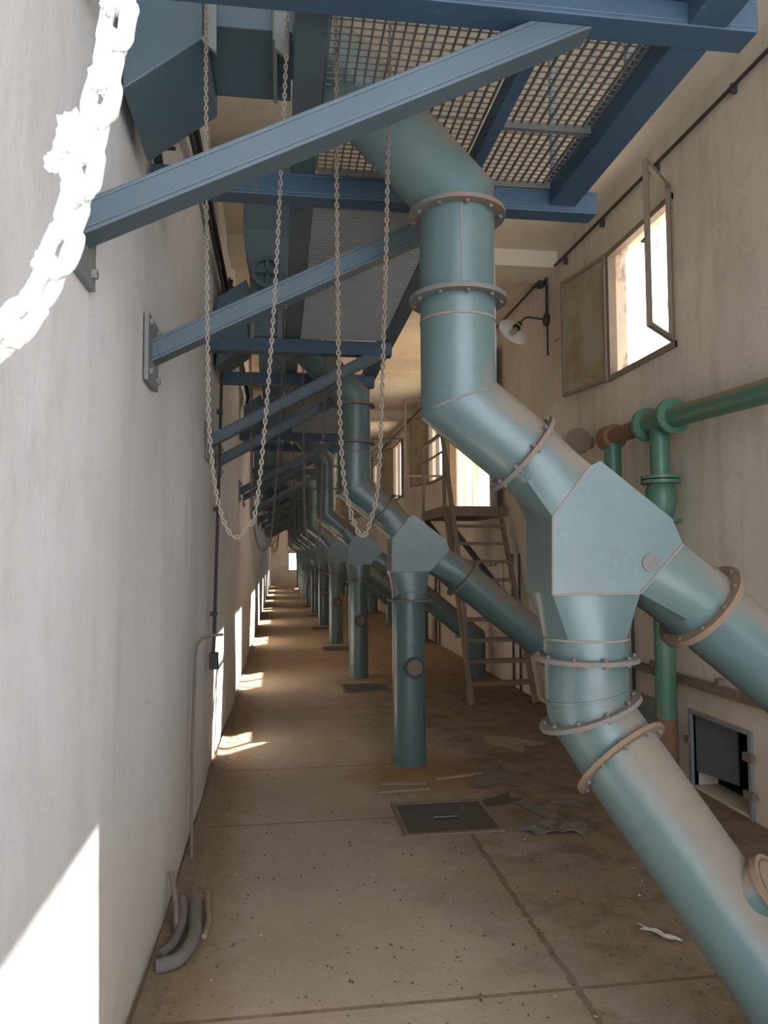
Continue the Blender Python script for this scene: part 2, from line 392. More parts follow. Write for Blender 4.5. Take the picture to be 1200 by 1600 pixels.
for i, (a, c, d_, e) in enumerate(WIN):
    fr = MB(); t = .045
    fr.box(XR - .015, XR + .05, a, a + t, d_, e); fr.box(XR - .015, XR + .05, c - t, c, d_, e)
    fr.box(XR - .013, XR + .048, a, c, d_, d_ + t); fr.box(XR - .013, XR + .048, a, c, e - t, e)
    if i: fr.box(XR - .01, XR + .045, (a + c) / 2 - .02, (a + c) / 2 + .02, d_, e)
    w = struct(fr.build('window_%d' % (i + 1), 'frame', smooth=False))
    if i == 0:
        make_sash(w, a + .02, d_ + .04, e + .06, .45, math.radians(133), 1, False)
        make_sash(w, c - .005, d_ + .01, e - .01, .66, math.radians(170), -1, True)
        sc_ = MB().box(XR + .06, XR + .062, a, c, d_, e); sc_.build('insect_screen', 'screen', w, smooth=False)
    else:
        hw = (c - a) / 2 - .02
        make_sash(w, a + .005, d_ + .01, e - .01, hw, math.radians(85), 1, False)
        make_sash(w, c - .005, d_ + .01, e - .01, hw, math.radians(160), -1, True)
# end window
ef = MB()
for (a, c, d_, e) in ((ex0, ex0 + .04, ez0, ez1), (ex1 - .04, ex1, ez0, ez1), (ex0, ex1, ez0, ez0 + .04), (ex0, ex1, ez1 - .04, ez1)): ef.box(a, c, YE - .01, YE + .06, d_, e)
struct(ef.build('window_%d' % (len(WIN) + 1), 'frame', smooth=False))
# upper door at the landing
a, c, d_, e = DOOR; fr = MB(); t = .05
fr.box(XR - .02, XR + .08, a, a + t, d_, e); fr.box(XR - .02, XR + .08, c - t, c, d_, e); fr.box(XR - .018, XR + .078, a, c, e - t, e)
door = struct(fr.build('door_1', 'frame', smooth=False))
lf = MB()
for k in range(5): lf.box(XR + .10, XR + .112, 9.78 + k * .315, 9.78 + k * .315 + .308, d_, e)
lf.build('plank_sheet', 'sheet', door, smooth=False)
lv = MB().bar((XR - .03, a, (d_ + e) / 2), (XR - .10, a - .46, (d_ + e) / 2), .03, e - d_ - .02); lo = lv.build('door_leaf', 'frame', door, smooth=False)
MB().bar((XR - .065, a - .07, 3.55), (XR - .118, a - .40, 3.55), .012, .62).build('pane', 'glass', lo, smooth=False)
fr = MB(); fr.box(XR - .02, XR + .06, 35.25, 35.3, 0, 2.15); fr.box(XR - .02, XR + .06, 36.5, 36.55, 0, 2.15); fr.box(XR - .02, XR + .06, 35.3, 36.5, 2.1, 2.15)
struct(fr.build('light_gap_frame', 'frame', smooth=False))  # frame round the added light opening
# low steel hatch, ajar
a, c, d_, e = HATCH; fr = MB(); t = .028
fr.box(XR - .02, XR + .03, a - t, a, d_ - .02, e + t); fr.box(XR - .02, XR + .03, c, c + t, d_ - .02, e + t); fr.box(XR - .02, XR + .03, a, c, e, e + t)
hd = struct(fr.build('door_2', 'steel_grey', bevel=.003))
MB().bar((XR + .02, c, e / 2 + .05), (XR + .10, a + .27, e / 2 + .05), .012, e - d_ - .09).build('hatch_leaf', 'leaf', hd, smooth=False)
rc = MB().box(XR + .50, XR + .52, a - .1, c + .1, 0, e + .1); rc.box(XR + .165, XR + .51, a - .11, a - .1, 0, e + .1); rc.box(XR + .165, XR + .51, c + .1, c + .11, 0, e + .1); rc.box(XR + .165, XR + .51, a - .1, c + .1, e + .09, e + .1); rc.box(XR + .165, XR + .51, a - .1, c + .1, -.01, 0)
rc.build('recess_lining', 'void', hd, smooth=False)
hh = MB()
for z in (.12, .33): hh.box(XR - .04, XR - .015, a - .06, a + .02, z, z + .045)
hh.box(XR - .035, XR - .015, c + .01, c + .06, .28, .32); hh.build('hinge', 'iron', hd, smooth=False)
fr = MB().box(XR - .016, XR, 4.74, 5.36, .01, .48)
hd2 = struct(fr.build('door_3', 'steel_grey', bevel=.004))
MB().box(XR - .024, XR - .014, 4.78, 5.32, .04, .45).build('hatch_leaf', 'steel_grey', hd2, bevel=.003)

# ------------------------------------------------------------------ spouts (blue ducts)
NR = 40
def ring_circle(c, d, r, n=NR):
    d = Vector(d).normalized(); v = Vector((0, 1, 0)); v = (v - d * v.dot(d)).normalized(); u = v.cross(d).normalized()
    return [Vector(c) + (u * math.cos(2 * PI * (k + .0) / n) + v * math.sin(2 * PI * k / n)) * r for k in range(n)]
def ring_rect(c, d, a, b_, n=NR):
    d = Vector(d).normalized(); v = Vector((0, 1, 0)); v = (v - d * v.dot(d)).normalized(); u = v.cross(d).normalized(); out = []
    for k in range(n):
        x, y = math.cos(2 * PI * k / n), math.sin(2 * PI * k / n); s_ = max(abs(x), abs(y))
        out.append(Vector(c) + u * (x / s_ * a) + v * (y / s_ * b_))
    return out
def seam(mb, c, d, r): mb.disc(c, d, r - .004, r + .0035, .007, 40)
def flange(parent, c, d, r, rp, bolts=0, rim='flange', t=.014):
    b_ = MB(); b_.disc(c, d, rp - .004, r, t, 48); f = b_.build('flange', rim, parent)
    if bolts:
        d = Vector(d).normalized(); v = Vector((0, 1, 0)); v = (v - d * v.dot(d)); v = v.normalized() if v.length > .1 else d.orthogonal().normalized(); u = v.cross(d)
        for k in range(bolts):
            an = 2 * PI * (k + .5) / bolts; p = Vector(c) + (u * math.cos(an) + v * math.sin(an)) * (rp + r) / 2
            q = MB(); q.tube([p - d * .016, p + d * .016], .0062, 6); q.build('bolt', 'flange', f, smooth=False)
    return f
S40 = Vector((math.cos(math.radians(38.7)), 0, -math.sin(math.radians(38.7))))
XO = .955    # axis of the straight leg (local x = world x - XO)
def L_(x, z, y=0): return Vector((x - XO, y, z))
def make_spout(near):
    t = thing('grain_spout', '', 'duct')
    bl = 10 if near else 0
    r = .120
    elb1 = L_(.560, 2.640); elb2 = L_(.560, 1.985)
    b_ = MB(); b_.tube([L_(.015, 3.205), elb1, L_(.560, 2.593)], r, NR, cap=False); b_.build('inlet_pipe', 'duct', t)
    b_ = MB(); e2 = elb2 + S40 * .265
    b_.tube([L_(.560, 2.593), L_(.560, 2.3), elb2, e2], r, NR, cap=False)
    dp = b_.build('drop_pipe', 'duct', t)
    b_ = MB(); seam(b_, L_(.56, 2.235), (0, 0, 1), r - .001); b_.build('weld_seam', 'seam', dp)
    b_ = MB(); b_.bar(L_(.545, 2.57, -.119), L_(.545, 2.32, -.119), .004, .004, (0, 1, 0)); b_.build('weld_seam', 'seam', dp, smooth=False)
    b_ = MB(); b_.rings([[p for p in ring_circle(elb2 + Vector((0, 0, .0)), Vector((.35, 0, -1)) + 0 * S40, r * 1.045)], [p for p in ring_circle(elb2 + Vector((.002, 0, -.005)), Vector((.35, 0, -1)), r * 1.045)]], False, False); b_.build('weld_seam', 'seam', dp)
    flange(t, L_(.560, 2.585), (0, 0, 1), .156, r, bl); flange(t, L_(.560, 2.308), (0, 0, 1), .156, r, bl)
    flange(t, e2, S40, .148, r, bl, 'rustrim' if not near else 'flange')
    # Y junction: round inlet -> box -> round bottom leg and round side branch
    B = .122
    A_, B_, Cc, D, E_, F, G = [(.818, 1.612), (.944, 1.77), (.975, 1.784), (1.205, 1.607), (1.239, 1.528), (1.094, 1.377), (.814, 1.375)]
    b_ = MB()
    poly = [A_, B_, Cc, D, E_, F, G]; n = len(poly)
    vs = [L_(x, z, -B) for x, z in poly] + [L_(x, z, B) for x, z in poly]
    fs = [tuple(range(n)), tuple(reversed(range(n, 2 * n)))] + [(i, i + n, (i + 1) % n + n, (i + 1) % n) for i in range(n) if i not in (0, 4, 5)]
    b_.add(vs, fs)
    def sd(p, q): return L_((p[0] + q[0]) / 2, (p[1] + q[1]) / 2), math.dist(p, q) / 2
    c0, h0 = sd(A_, B_); nd = Vector((B_[1] - A_[1], 0, -(B_[0] - A_[0]))).normalized()
    b_.rings([ring_circle(e2, S40, r), ring_circle(e2 + S40 * .05, S40, r), ring_rect(c0, nd, h0, B)], False, False)
    c1, h1 = sd(E_, F); nd1 = Vector((E_[1] - F[1], 0, -(E_[0] - F[0]))).normalized()
    fb = L_(1.362, 1.325); d1 = Vector((math.cos(math.radians(41)), 0, -math.sin(math.radians(41))))
    b_.rings([ring_rect(c1, nd1, h1, B), ring_circle(fb - d1 * .055, d1, .128), ring_circle(fb, d1, .128)], False, False)
    c2, h2 = sd(F, G); cx = .966
    b_.rings([ring_rect(c2, (0, 0, -1), h2, B), ring_circle(L_(cx, 1.232), (0, 0, -1), .132), ring_circle(L_(cx, 1.17), (0, 0, -1), .132)], False, False)
    # weld beads
    j = b_.build('junction_box', 'duct', t, angle=28)
    for p, q in ((A_, B_), (E_, F), (F, G), (A_, G)): MB().bar(L_(*p, -B), L_(*q, -B), .006, .006, (0, 1, 0)).build('weld_seam', 'seam', j, smooth=False)
    b_ = MB(); seam(b_, L_(cx, 1.232), (0, 0, 1), .132); b_.build('weld_seam', 'seam', j)
    if near:
        q = MB(); q.disc(L_(1.13, 1.47, -B), (0, 1, 0), 0, .028, .008, 20); q.build('weld_patch', 'flange', j)
    flange(t, fb, d1, .166, .128, bl, 'rustrim' if near else 'flange', .02)
    b_ = MB(); dd = Vector((math.cos(math.radians(39)), 0, -math.sin(math.radians(39))))
    end = fb + dd * 1.36
    b_.tube([fb, end, Vector((end.x, 0, -.01))], .128, NR, cap=False); b_.build('branch_pipe', 'duct', t)
    if not near: flange(t, fb + dd * 1.18, dd, .16, .128, 0)
    flange(t, L_(cx, 1.168), (0, 0, 1), .166, .132, bl, 'flange')
    if near:
        # the straight leg is kicked over to the right through two mitred pieces
        m1 = L_(.966, 1.055); f2 = L_(.972, 1.0, -.01); f3 = L_(1.055, .862, -.05)
        dk = Vector((.475, -.32, -.80)).normalized()
        n2_ = Vector((.33, -.07, -.93)); n3_ = Vector((.42, -.60, -.68))
        b_ = MB(); b_.rings([ring_circle(L_(.966, 1.17), (0, 0, -1), .131), ring_circle(m1, (.16, -.03, -.98), .132), ring_circle(f2, n2_, .132)], False, False); seam(b_, m1, (.16, -.03, -.98), .133); b_.build('kick_elbow', 'duct', t)
        b_ = MB(); b_.rings([ring_circle(f2, n2_, .132), ring_circle(f3, n3_, .132)], False, False); b_.build('kick_piece', 'duct', t)
        flange(t, f2, Vector((.33, -.07, -.93)), .166, .122, 10)
        flange(t, f3, Vector((.42, -.60, -.68)), .166, .120, 10, 'rustrim')
        b_ = MB(); b_.rings([ring_circle(f3, n3_, .132), ring_circle(f3 + dk * .12, dk, .130), ring_circle(f3 + dk * 1.075, dk, .130)], False, False); b_.build('kick_pipe', 'duct', t)
        # inspection stub
        ax = Vector((.60, -.68, .35)); ax = (ax - dk * ax.dot(dk)).normalized(); pc = f3 + dk * .475
        s_ = pc + ax * .085; e_ = pc + ax * .165
        b_ = MB(); b_.tube([s_, e_], .072, 32); pt = b_.build('inspection_stub', 'duct', t)
        b_ = MB(); b_.disc(e_ + ax * .004, ax, 0, .068, .012, 32); b_.disc(e_, ax, .060, .080, .020, 32); b_.build('stub_cover', 'rustrim', pt)
    else:
        b_ = MB(); b_.tube([L_(cx - .011, 1.168), L_(cx - .011, .9), L_(cx - .011, .66), L_(cx - .011, -.02)], .119, NR, cap=False)
        seam(b_, L_(cx - .011, .70), (0, 0, 1), .119); b_.build('floor_pipe', 'duct', t)
        q = MB(); q.tube([L_(.972, .70, -.10), L_(.972, .70, -.142)], .066, 28); pt = q.build('inspection_stub', 'iron', t)
        q = MB(); q.disc(L_(.972, .70, -.143), (0, 1, 0), .055, .074, .018, 28); q.build('stub_rim', 'dark', pt)
        q = MB(); q.disc(L_(.972, .70, -.139), (0, 1, 0), 0, .055, .01, 28); q.build('stub_cover', 'iron', pt)
    return t
YS = [2.30, 5.40, 9.20, 12.80, 16.10, 19.30, 22.50, 25.70, 28.90, 32.10, 35.2]
XS = [.955, .925, .951, .941, .924, .90, .89, .88, .875, .87, .87]
sp0 = make_spout(True); sp0.location = (XO, YS[0], 0)
sp0['label'] = 'nearest blue spout, its lower leg kicked to the right with a capped inspection stub'; sp0['group'] = 'blue grain spouts'
proto = make_spout(False); spouts = [sp0]
for k in range(1, len(YS)):
    o = proto if k == 1 else copy_tree(proto)
    o.location = (XS[k], YS[k], 0); o['group'] = 'blue grain spouts'
    o['label'] = ('large blue-grey spout on a round floor pipe, nearest one standing on the floor' if k == 1 else
                  'farthest blue spout of the row, beside the end wall' if k == len(YS) - 1 else
                  'blue spout on a floor pipe, %s of the row counted from the camera' % ordn(k))
    spouts.append(o)

# ------------------------------------------------------------------ hoppers under the silos, gates
CY = -.25   # hand-chain plane, in front of the chute
def make_hopper():
    t = thing('silo_hopper', '', 'hopper')
    b_ = MB(); b_.prism([(-.44, 2.80), (-.215, 2.975), (-.215, 3.35), (-.24, 3.42), (-.44, 3.28)], -.20, .20); b_.build('chute', 'hopper', t, smooth=False, bevel=.004)
    b_ = MB(); b_.prism([(-.215, 3.03), (.03, 3.03), (.03, 3.38), (-.215, 3.38)], -.17, .17); b_.build('gate_box', 'hopper', t, smooth=False, bevel=.004)
    b_ = MB()
    rs = []
    for z, x0, x1, h in ((3.38, -.20, .02, .16), (3.75, -.26, .10, .26), (ZC, -.26, .12, .30)):
        rs.append([Vector((x0, -h, z)), Vector((x1, -h, z)), Vector((x1, h, z)), Vector((x0, h, z))])
    b_.rings(rs); b_.build('cone', 'hopper', t, smooth=False)
    for x in (-.205, .0):
        b_ = MB(); b_.prism([(x - .02, 2.96), (x + .02, 2.93), (x + .02, 3.22), (x - .02, 3.22)], -.20, -.185)
        b_.bar((x - .02, -.19, 3.1), (x - .02, .12, 3.1), .012, .22); b_.build('gate_bracket', 'steel_grey', t, smooth=False)
    for x, w in ((-.096, .113), (.232, .079)):
        b_ = MB(); b_.disc((x, CY, 3.46), (0, 1, 0), w - .03, w, .02, 32); b_.bar((x - w + .01, CY, 3.46), (x + w - .01, CY, 3.46), .012, .02); b_.bar((x, CY, 3.46 - w + .01), (x, CY, 3.46 + w - .01), .012, .02, (1, 0, 0)); b_.build('chain_wheel', 'hopper', t)
    b_ = MB(); b_.tube([(-.096, CY - .01, 3.46), (-.096, .1, 3.46)], .012, 8); b_.tube([(.232, CY - .01, 3.46), (.232, 0, 3.46), (.05, 0, 3.46)], .012, 8); b_.build('wheel_shaft', 'dark', t)
    return t
hp = make_hopper()
for k, y in enumerate(YS):
    o = hp if k == 0 else copy_tree(hp)
    o.location = (0, y, 0); o['group'] = 'hoppers along the left wall'
    o['label'] = 'dark blue sheet-steel hopper outlet at upper left, %s' % ('nearest the camera' if k == 0 else '%s from the camera' % ordn(k))

# ------------------------------------------------------------------ gantry steel: cross beams, struts, channels, gratings
def channel(name, p, q, w, h, m_, label, cat, group, up=(0, 0, 1)):
    p = Vector(p); q = Vector(q); d = (q - p).normalized(); a = d.cross(Vector(up)).normalized(); u = a.cross(d).normalized()
    if u.z < 0: u = -u
    b_ = MB(); t_ = .012
    b_.bar(p - u * (h / 2 - t_ / 2), q - u * (h / 2 - t_ / 2), w, t_, up); b_.bar(p + u * (h / 2 - t_ / 2), q + u * (h / 2 - t_ / 2), w, t_, up)
    # web on the camera-facing side
    s_ = a if a.y < 0 or (abs(a.y) < .1 and a.x < 0) else -a
    b_.bar(p + s_ * (w / 2 - t_ / 2), q + s_ * (w / 2 - t_ / 2), t_, h - 2 * t_, up)
    o = b_.build(name, m_, smooth=False, bevel=.003)
    return tag(o, label, cat, group)
BY = []
for k, y in enumerate(YS[:10]): BY += [(k, 0, y - (.54 if k == 0 else .48)), (k, 1, y + .46)]
for i, (k, s_, y) in enumerate(BY):
    xe = 1.225 if k == 0 else .735; bz = 2.892 if i == 0 else 2.87
    lab = ('blue channel cross beam over the first spout, %s edge of the wide grating' % ('near' if s_ == 0 else 'far')) if k == 0 else \
          'blue channel cross beam on the %s side of the %s spout' % ('near' if s_ == 0 else 'far', ordn(k))
    channel('cross_beam', (XL + .005, y, bz), (xe, y, bz), .085, .09, 'beam', lab, 'beam', 'cross beams under the walkway')
    x1 = .80 if k == 0 else .70; z1 = 2.815; z0 = 2.275 if i == 0 else 2.235
    t = thing('diagonal_strut', ('%s blue diagonal strut from the left wall to the wide platform' % ('big nearest' if s_ == 0 else 'second')) if k == 0 else
              'blue diagonal strut under the beam on the %s side of the %s spout' % ('near' if s_ == 0 else 'far', ordn(k)), 'strut', (XL + .01, y + (.03 if i == 0 else 0), z0), 'diagonal struts on the left wall')
    xt = (.79 if k == 0 else .69) - XL - .01; zt = bz - .046 - z0      # lower corner at the beam's underside
    sl = (zt + .045) / (xt - .008); h, w, t_ = .082, .08, .012
    def sect(o0, o1):            # slice of the strut between heights o0..o1 above its lower edge, cut flat under the beam
        x_ = lambda o: xt - o / sl
        return [(.008, -.045 + o0), (x_(o0), -.045 + o0 + (x_(o0) - .008) * sl), (x_(o1), -.045 + o1 + (x_(o1) - .008) * sl), (.008, -.045 + o1)]
    b_ = MB(); b_.prism(sect(0, t_), -w / 2, w / 2); b_.prism(sect(t_, h - t_), -w / 2, -w / 2 + t_); b_.prism(sect(h - t_, h), -w / 2, w / 2)
    b_.build('strut_channel', 'beam_grey', t, smooth=False, bevel=.003)
    b_ = MB().box(-.006, .010, -.11, .11, -.125, .115); b_.build('wall_plate', 'steel_grey', t, smooth=False, bevel=.002)
    if k < 3:
        for by, bz in ((-.08, .085), (.08, .085), (-.08, -.09), (.08, -.09)):
            b_ = MB().tube([(.008, by, bz), (.022, by, bz)], .012, 6); b_.build('bolt', 'steel_grey', t, smooth=False)
def long_channel(name, x0, x1, z0, z1, ya, yb, m_, label):
    b_ = MB(); t_ = .012
    b_.box(x0, x1, ya, yb, z0, z0 + t_); b_.box(x0, x0 + t_, ya, yb, z0 + t_, z1); b_.box(x0, x1, ya, yb, z1, z1 + t_)
    return tag(b_.build(name, m_, smooth=False, bevel=.002), label, 'channel')
long_channel('walkway_channel', .035, .125, 2.917, 3.0, 1.2, 33, 'beam_grey', 'long blue channel running down the left edge of the walkway')
long_channel('walkway_channel', .670, .760, 2.917, 3.0, 2.85, 33, 'beam_grey', 'long blue channel along the outer edge of the narrow walkway')
long_channel('platform_channel', 1.03, 1.135, 2.85, 2.95, 1.2, 2.76, 'beam', 'wide dusty blue channel along the right edge of the near platform')
tag(MB().box(.655, .695, 1.86, 2.72, 2.845, 2.91).build('grating_bearer', 'beam', smooth=False, bevel=.003), 'narrow blue bar carrying the middle of the near grating', 'bar')

def grating(x0, x1, y0, y1, z, px, py, hx, hy, label, hole=None, mt='grating'):
    """flat bars along Y (depth hx) every px and along X (depth hy) every py; hole = (cx, cy, a, b) cut round a pipe"""
    b_ = MB()
    def seg(a0, a1, c, half): return [(a0, a1)] if half is None else [(s0, s1) for s0, s1 in ((a0, min(a1, c - half)), (max(a0, c + half), a1)) if s1 > s0 + .001]
    n = int(round((x1 - x0) / px))
    for i in range(n + 1):
        x = x0 + (x1 - x0) * i / n; hf = None
        if hole and abs(x - hole[0]) < hole[2]: hf = hole[3] * math.sqrt(1 - ((x - hole[0]) / hole[2]) ** 2)
        for a0, a1 in seg(y0, y1, hole[1] if hole else 0, hf): b_.box(x - .0022, x + .0022, a0, a1, z - hx, z)
    for y in (y0 + .003, y1 - .003):
        if not hole or abs(y - hole[1]) > hole[3]: b_.box(x0, x1, y - .003, y + .003, z - .028, z)
    n = int(round((y1 - y0) / py))
    for i in range(n + 1):
        y = y0 + (y1 - y0) * i / n; hf = None
        if hole and abs(y - hole[1]) < hole[3]: hf = hole[2] * math.sqrt(1 - ((y - hole[1]) / hole[3]) ** 2)
        for a0, a1 in seg(x0, x1, hole[0] if hole else 0, hf): b_.box(a0, a1, y - .0018, y + .0018, z - hy, z - .0005)
    return tag(b_.build('steel_grating', mt, smooth=False), label, 'grating', 'walkway gratings')
grating(.13, 1.03, 1.30, 1.71, 2.935, .029, .028, .014, .005, 'strip of steel grating at the very top, before the first cross beam')
for ya, yb, w in ((1.81, 2.325, 'near'), (2.335, 2.71, 'far')):
    grating(.13, .655, ya, yb, 2.935, .030, .029, .011, .004, 'open steel grating left of the middle bar, %s half, cut round the spout' % w, (.278, 2.3, .178, .126))
    grating(.695, 1.03, ya, yb, 2.935, .030, .029, .012, .004, 'open steel grating right of the middle bar, %s half of the platform' % w)
for k in range(1, 10):
    grating(.13, .665, YS[k - 1] + .51, YS[k] - .53, 2.945, .06 if k > 1 else .034, .033 if k < 3 else .05, .006, .028,
            'grey walkway grating between the %s and %s spouts' % ('nearest' if k == 1 else ordn(k - 1), 'second' if k == 1 else ordn(k)), None, 'grating_grey')
# guard rail on the platform
t = thing('guard_rail', 'grey pipe guard rail standing on the near platform, seen through the grating', 'rail', (0, 0, 2.96))
for y in (1.4, 2.1, 2.74): b_ = MB().tube([(1.06, y, 0), (1.06, y, 1.0)], .016, 10); b_.build('post', 'steel_grey', t)
b_ = MB().tube([(1.06, 1.3, 1.0), (1.06, 2.76, 1.0)], .018, 10); b_.tube([(1.06, 1.3, .5), (1.06, 2.76, .5)], .014, 10); b_.build('rail', 'steel_grey', t)

# ------------------------------------------------------------------ chains
def smooth_path(ctrl, step):
    ctrl = [Vector(p) for p in ctrl]; pts = []
    for i in range(len(ctrl) - 1):
        p0 = ctrl[max(i - 1, 0)]; p1 = ctrl[i]; p2 = ctrl[i + 1]; p3 = ctrl[min(i + 2, len(ctrl) - 1)]
        for j in range(40):
            s_ = j / 40
            pts.append(.5 * ((2 * p1) + (-p0 + p2) * s_ + (2 * p0 - 5 * p1 + 4 * p2 - p3) * s_ ** 2 + (-p0 + 3 * p1 - 3 * p2 + p3) * s_ ** 3))
    pts.append(ctrl[-1]); out = [pts[0]]; acc = 0
    for a, b_ in zip(pts, pts[1:]):
        d = (b_ - a).length; q = step - acc
        while q <= d and d > 0: out.append(a.lerp(b_, q / d)); q += step
        acc = d - (q - step)
    return out
def link_mesh(length, width, r, n=16, m_=8, rag=0):
    b_ = MB(); pts = []; h = length / 2 - width / 2; w = width / 2 - r
    for k in range(n):
        a = 2 * PI * k / n; z = math.sin(a) * w; z += h if z > 1e-6 else -h if z < -1e-6 else 0
        pts.append((math.cos(a) * w, 0, z))
    if abs(math.sin(0)) < 1e-6:
        q = []
        for k, p in enumerate(pts):
            if k in (0, n // 2): q += [(p[0], 0, -h * (1 if k == 0 else -1)), (p[0], 0, h * (1 if k == 0 else -1))]
            else: q.append(p)
        pts = q
    b_.tube(pts, r, m_, closed=True)
    if rag:
        rnd = random.Random(rag)
        b_.v = [tuple(c + rnd.uniform(-1, 1) * r * .40 for c in v) for v in b_.v]
    return b_
def frame_at(p, t, spin):
    t = t.normalized(); y = Vector((0, 1, 0)); y = (y - t * y.dot(t)).normalized(); x = y.cross(t).normalized()
    m3 = Matrix((x, y, t)).transposed().to_4x4()
    return Matrix.Translation(p) @ m3 @ Matrix.Rotation(spin, 4, 'Z')
def chain_thing(name, label, ctrl, pitch, length, width, r, m_, group, parts=True, maxparts=100, zvis=3.25):
    pts = smooth_path(ctrl, pitch)
    mid = pts[len(pts) // 2]
    lm = link_mesh(length, width, r, 12, 6)
    if not parts:
        b_ = MB()
        lm = link_mesh(length, width, r, 8, 5)
        for i in range(1, len(pts) - 1):
            Mx = frame_at(pts[i], pts[i + 1] - pts[i - 1], (i % 2) * PI / 2 + .4)
            b_.add([Mx @ Vector(v) for v in lm.v], lm.f)
        return tag(b_.build(name, m_), label, 'chain', group)
    t = thing(name, label, 'chain', tuple(pts[0]), group)
    me = None; rest = MB(); idx = [i for i in range(1, len(pts) - 1)]
    vis = sorted(idx, key=lambda i: pts[i].z)[:maxparts]
    for i in idx:
        Mx = Matrix.Translation(-pts[0]) @ frame_at(pts[i], pts[i + 1] - pts[i - 1], (i % 2) * PI / 2 + .12)
        if i in vis:
            if me is None:
                o = lm.build('link', m_, t); me = o.data
            else:
                o = bpy.data.objects.new('link', me); C.objects.link(o); o.parent = t
            o.matrix_local = Mx
        else: rest.add([Mx @ Vector(v) for v in lm.v], lm.f)
    if rest.v:
        o = rest.build('upper_links', m_, t); o['kind'] = 'stuff'
    return t
A0 = [(-.209, 3.46), (-.209, 3.044), (-.206, 2.677), (-.195, 1.963), (-.183, 1.754), (-.159, 1.616), (-.125, 1.55), (-.091, 1.573), (-.062, 1.651), (-.024, 2.11), (0, 2.6), (.017, 3.067), (.017, 3.46)]
B0 = [(.153, 3.46), (.153, 3.081), (.154, 2.518), (.160, 1.972), (.171, 1.723), (.192, 1.617), (.221, 1.55), (.248, 1.599), (.270, 1.724), (.287, 2.157), (.300, 2.621), (.310, 3.097), (.311, 3.46)]
chain_thing('hand_chain', 'pale dusty chain loop beside the left wall, left of the two near loops', [(x, YS[0] + CY, z) for x, z in A0], .0140, .0200, .0125, .0024, 'chain', 'hand chains')
chain_thing('hand_chain', 'pale dusty chain loop hanging beside the nearest spout, right of two near loops', [(x, YS[0] + CY, z) for x, z in B0], .0140, .0205, .0140, .0029, 'chain_brown', 'hand chains')
for k in range(1, 6):
    y = YS[k] + CY; z = (0.03, -.02, .05, 0, .04, 0)[k]
    for f, w in ((A0, 'left'), (B0, 'right')):
        chain_thing('hand_chain', 'thin rusty chain loop at the %s spout, the %s one of its pair' % (ordn(k), w), [(x, y, zz + (z if zz < 3 else 0)) for x, zz in f], .021, .030, .0165, .0032, 'chain_rust', 'hand chains', False)
# lint-covered chain close to the lens
def fz(): return random.uniform(-1, 1)
ctrl = [(-.046, .315, 1.95), (-.058, .31, 1.80), (-.065, .31, 1.741), (-.070, .31, 1.705), (-.077, .31, 1.669), (-.083, .31, 1.642), (-.090, .31, 1.618), (-.100, .31, 1.598), (-.112, .308, 1.582), (-.130, .306, 1.565), (-.16, .30, 1.55)]
pts = smooth_path(ctrl, .0165)
t = thing('lint_covered_chain', 'thick white lint-covered chain hanging close to the camera at upper left', 'chain', tuple(pts[0]))
def lump(c, r, seed, stretch=(1, .8, 1.3), n=20, m_=14):
    rnd = random.Random(seed); w = [(Vector((rnd.gauss(0, 1), rnd.gauss(0, 1), rnd.gauss(0, 1))) * f, rnd.uniform(0, 6.28), a) for f, a in ((1.5, .12), (2.5, .10), (4, .09), (7, .07), (11, .05)) for _ in range(2)]
    b_ = MB(); rs = []
    for i in range(1, m_):
        th = PI * i / m_; ring = []
        for k in range(n):
            ph = 2 * PI * k / n; d = Vector((math.sin(th) * math.cos(ph), math.sin(th) * math.sin(ph), math.cos(th)))
            q = 1 + sum(a * math.sin(v.dot(d) * 1.6 + p0) for v, p0, a in w) + rnd.uniform(-.10, .16)
            ring.append(Vector(c) + Vector((d.x * stretch[0], d.y * stretch[1], d.z * stretch[2])) * r * q)
        rs.append(ring)
    return b_.rings(rs)
for i in range(1, len(pts) - 1):
    lm = link_mesh(.0262, .0172, .0037, 20, 10, rag=i + 3)
    o = lm.build('link', 'lint', t, angle=180)
    o.matrix_local = Matrix.Translation(-pts[0]) @ frame_at(pts[i], pts[i + 1] - pts[i - 1], (i % 2) * PI / 2 + .25)
    sd_ = o.modifiers.new('sub', 'SUBSURF'); sd_.levels = sd_.render_levels = 1
for c, r, sd0, st in (((-.0835, .309, 1.668), .0070, 5, (.9, .7, 1.35)), ((-.0895, .309, 1.659), .0048, 6, (1.1, .7, .8)), ((-.085, .308, 1.651), .0040, 16, (.7, .7, 1.4)), ((-.0705, .307, 1.728), .0048, 7, (.8, .7, 1.3)), ((-.074, .307, 1.694), .0042, 8, (.8, .7, 1.4)),
                      ((-.094, .307, 1.617), .0042, 9, (.8, .7, 1.3)), ((-.080, .307, 1.648), .0048, 10, (.8, .7, 1.5)), ((-.106, .306, 1.590), .0042, 11, (1, .7, 1.2)), ((-.062, .307, 1.755), .0045, 12, (.8, .7, 1.4))):
    lump(Vector(c) - pts[0], r, sd0, st).build('lint_tuft', 'lint', t)

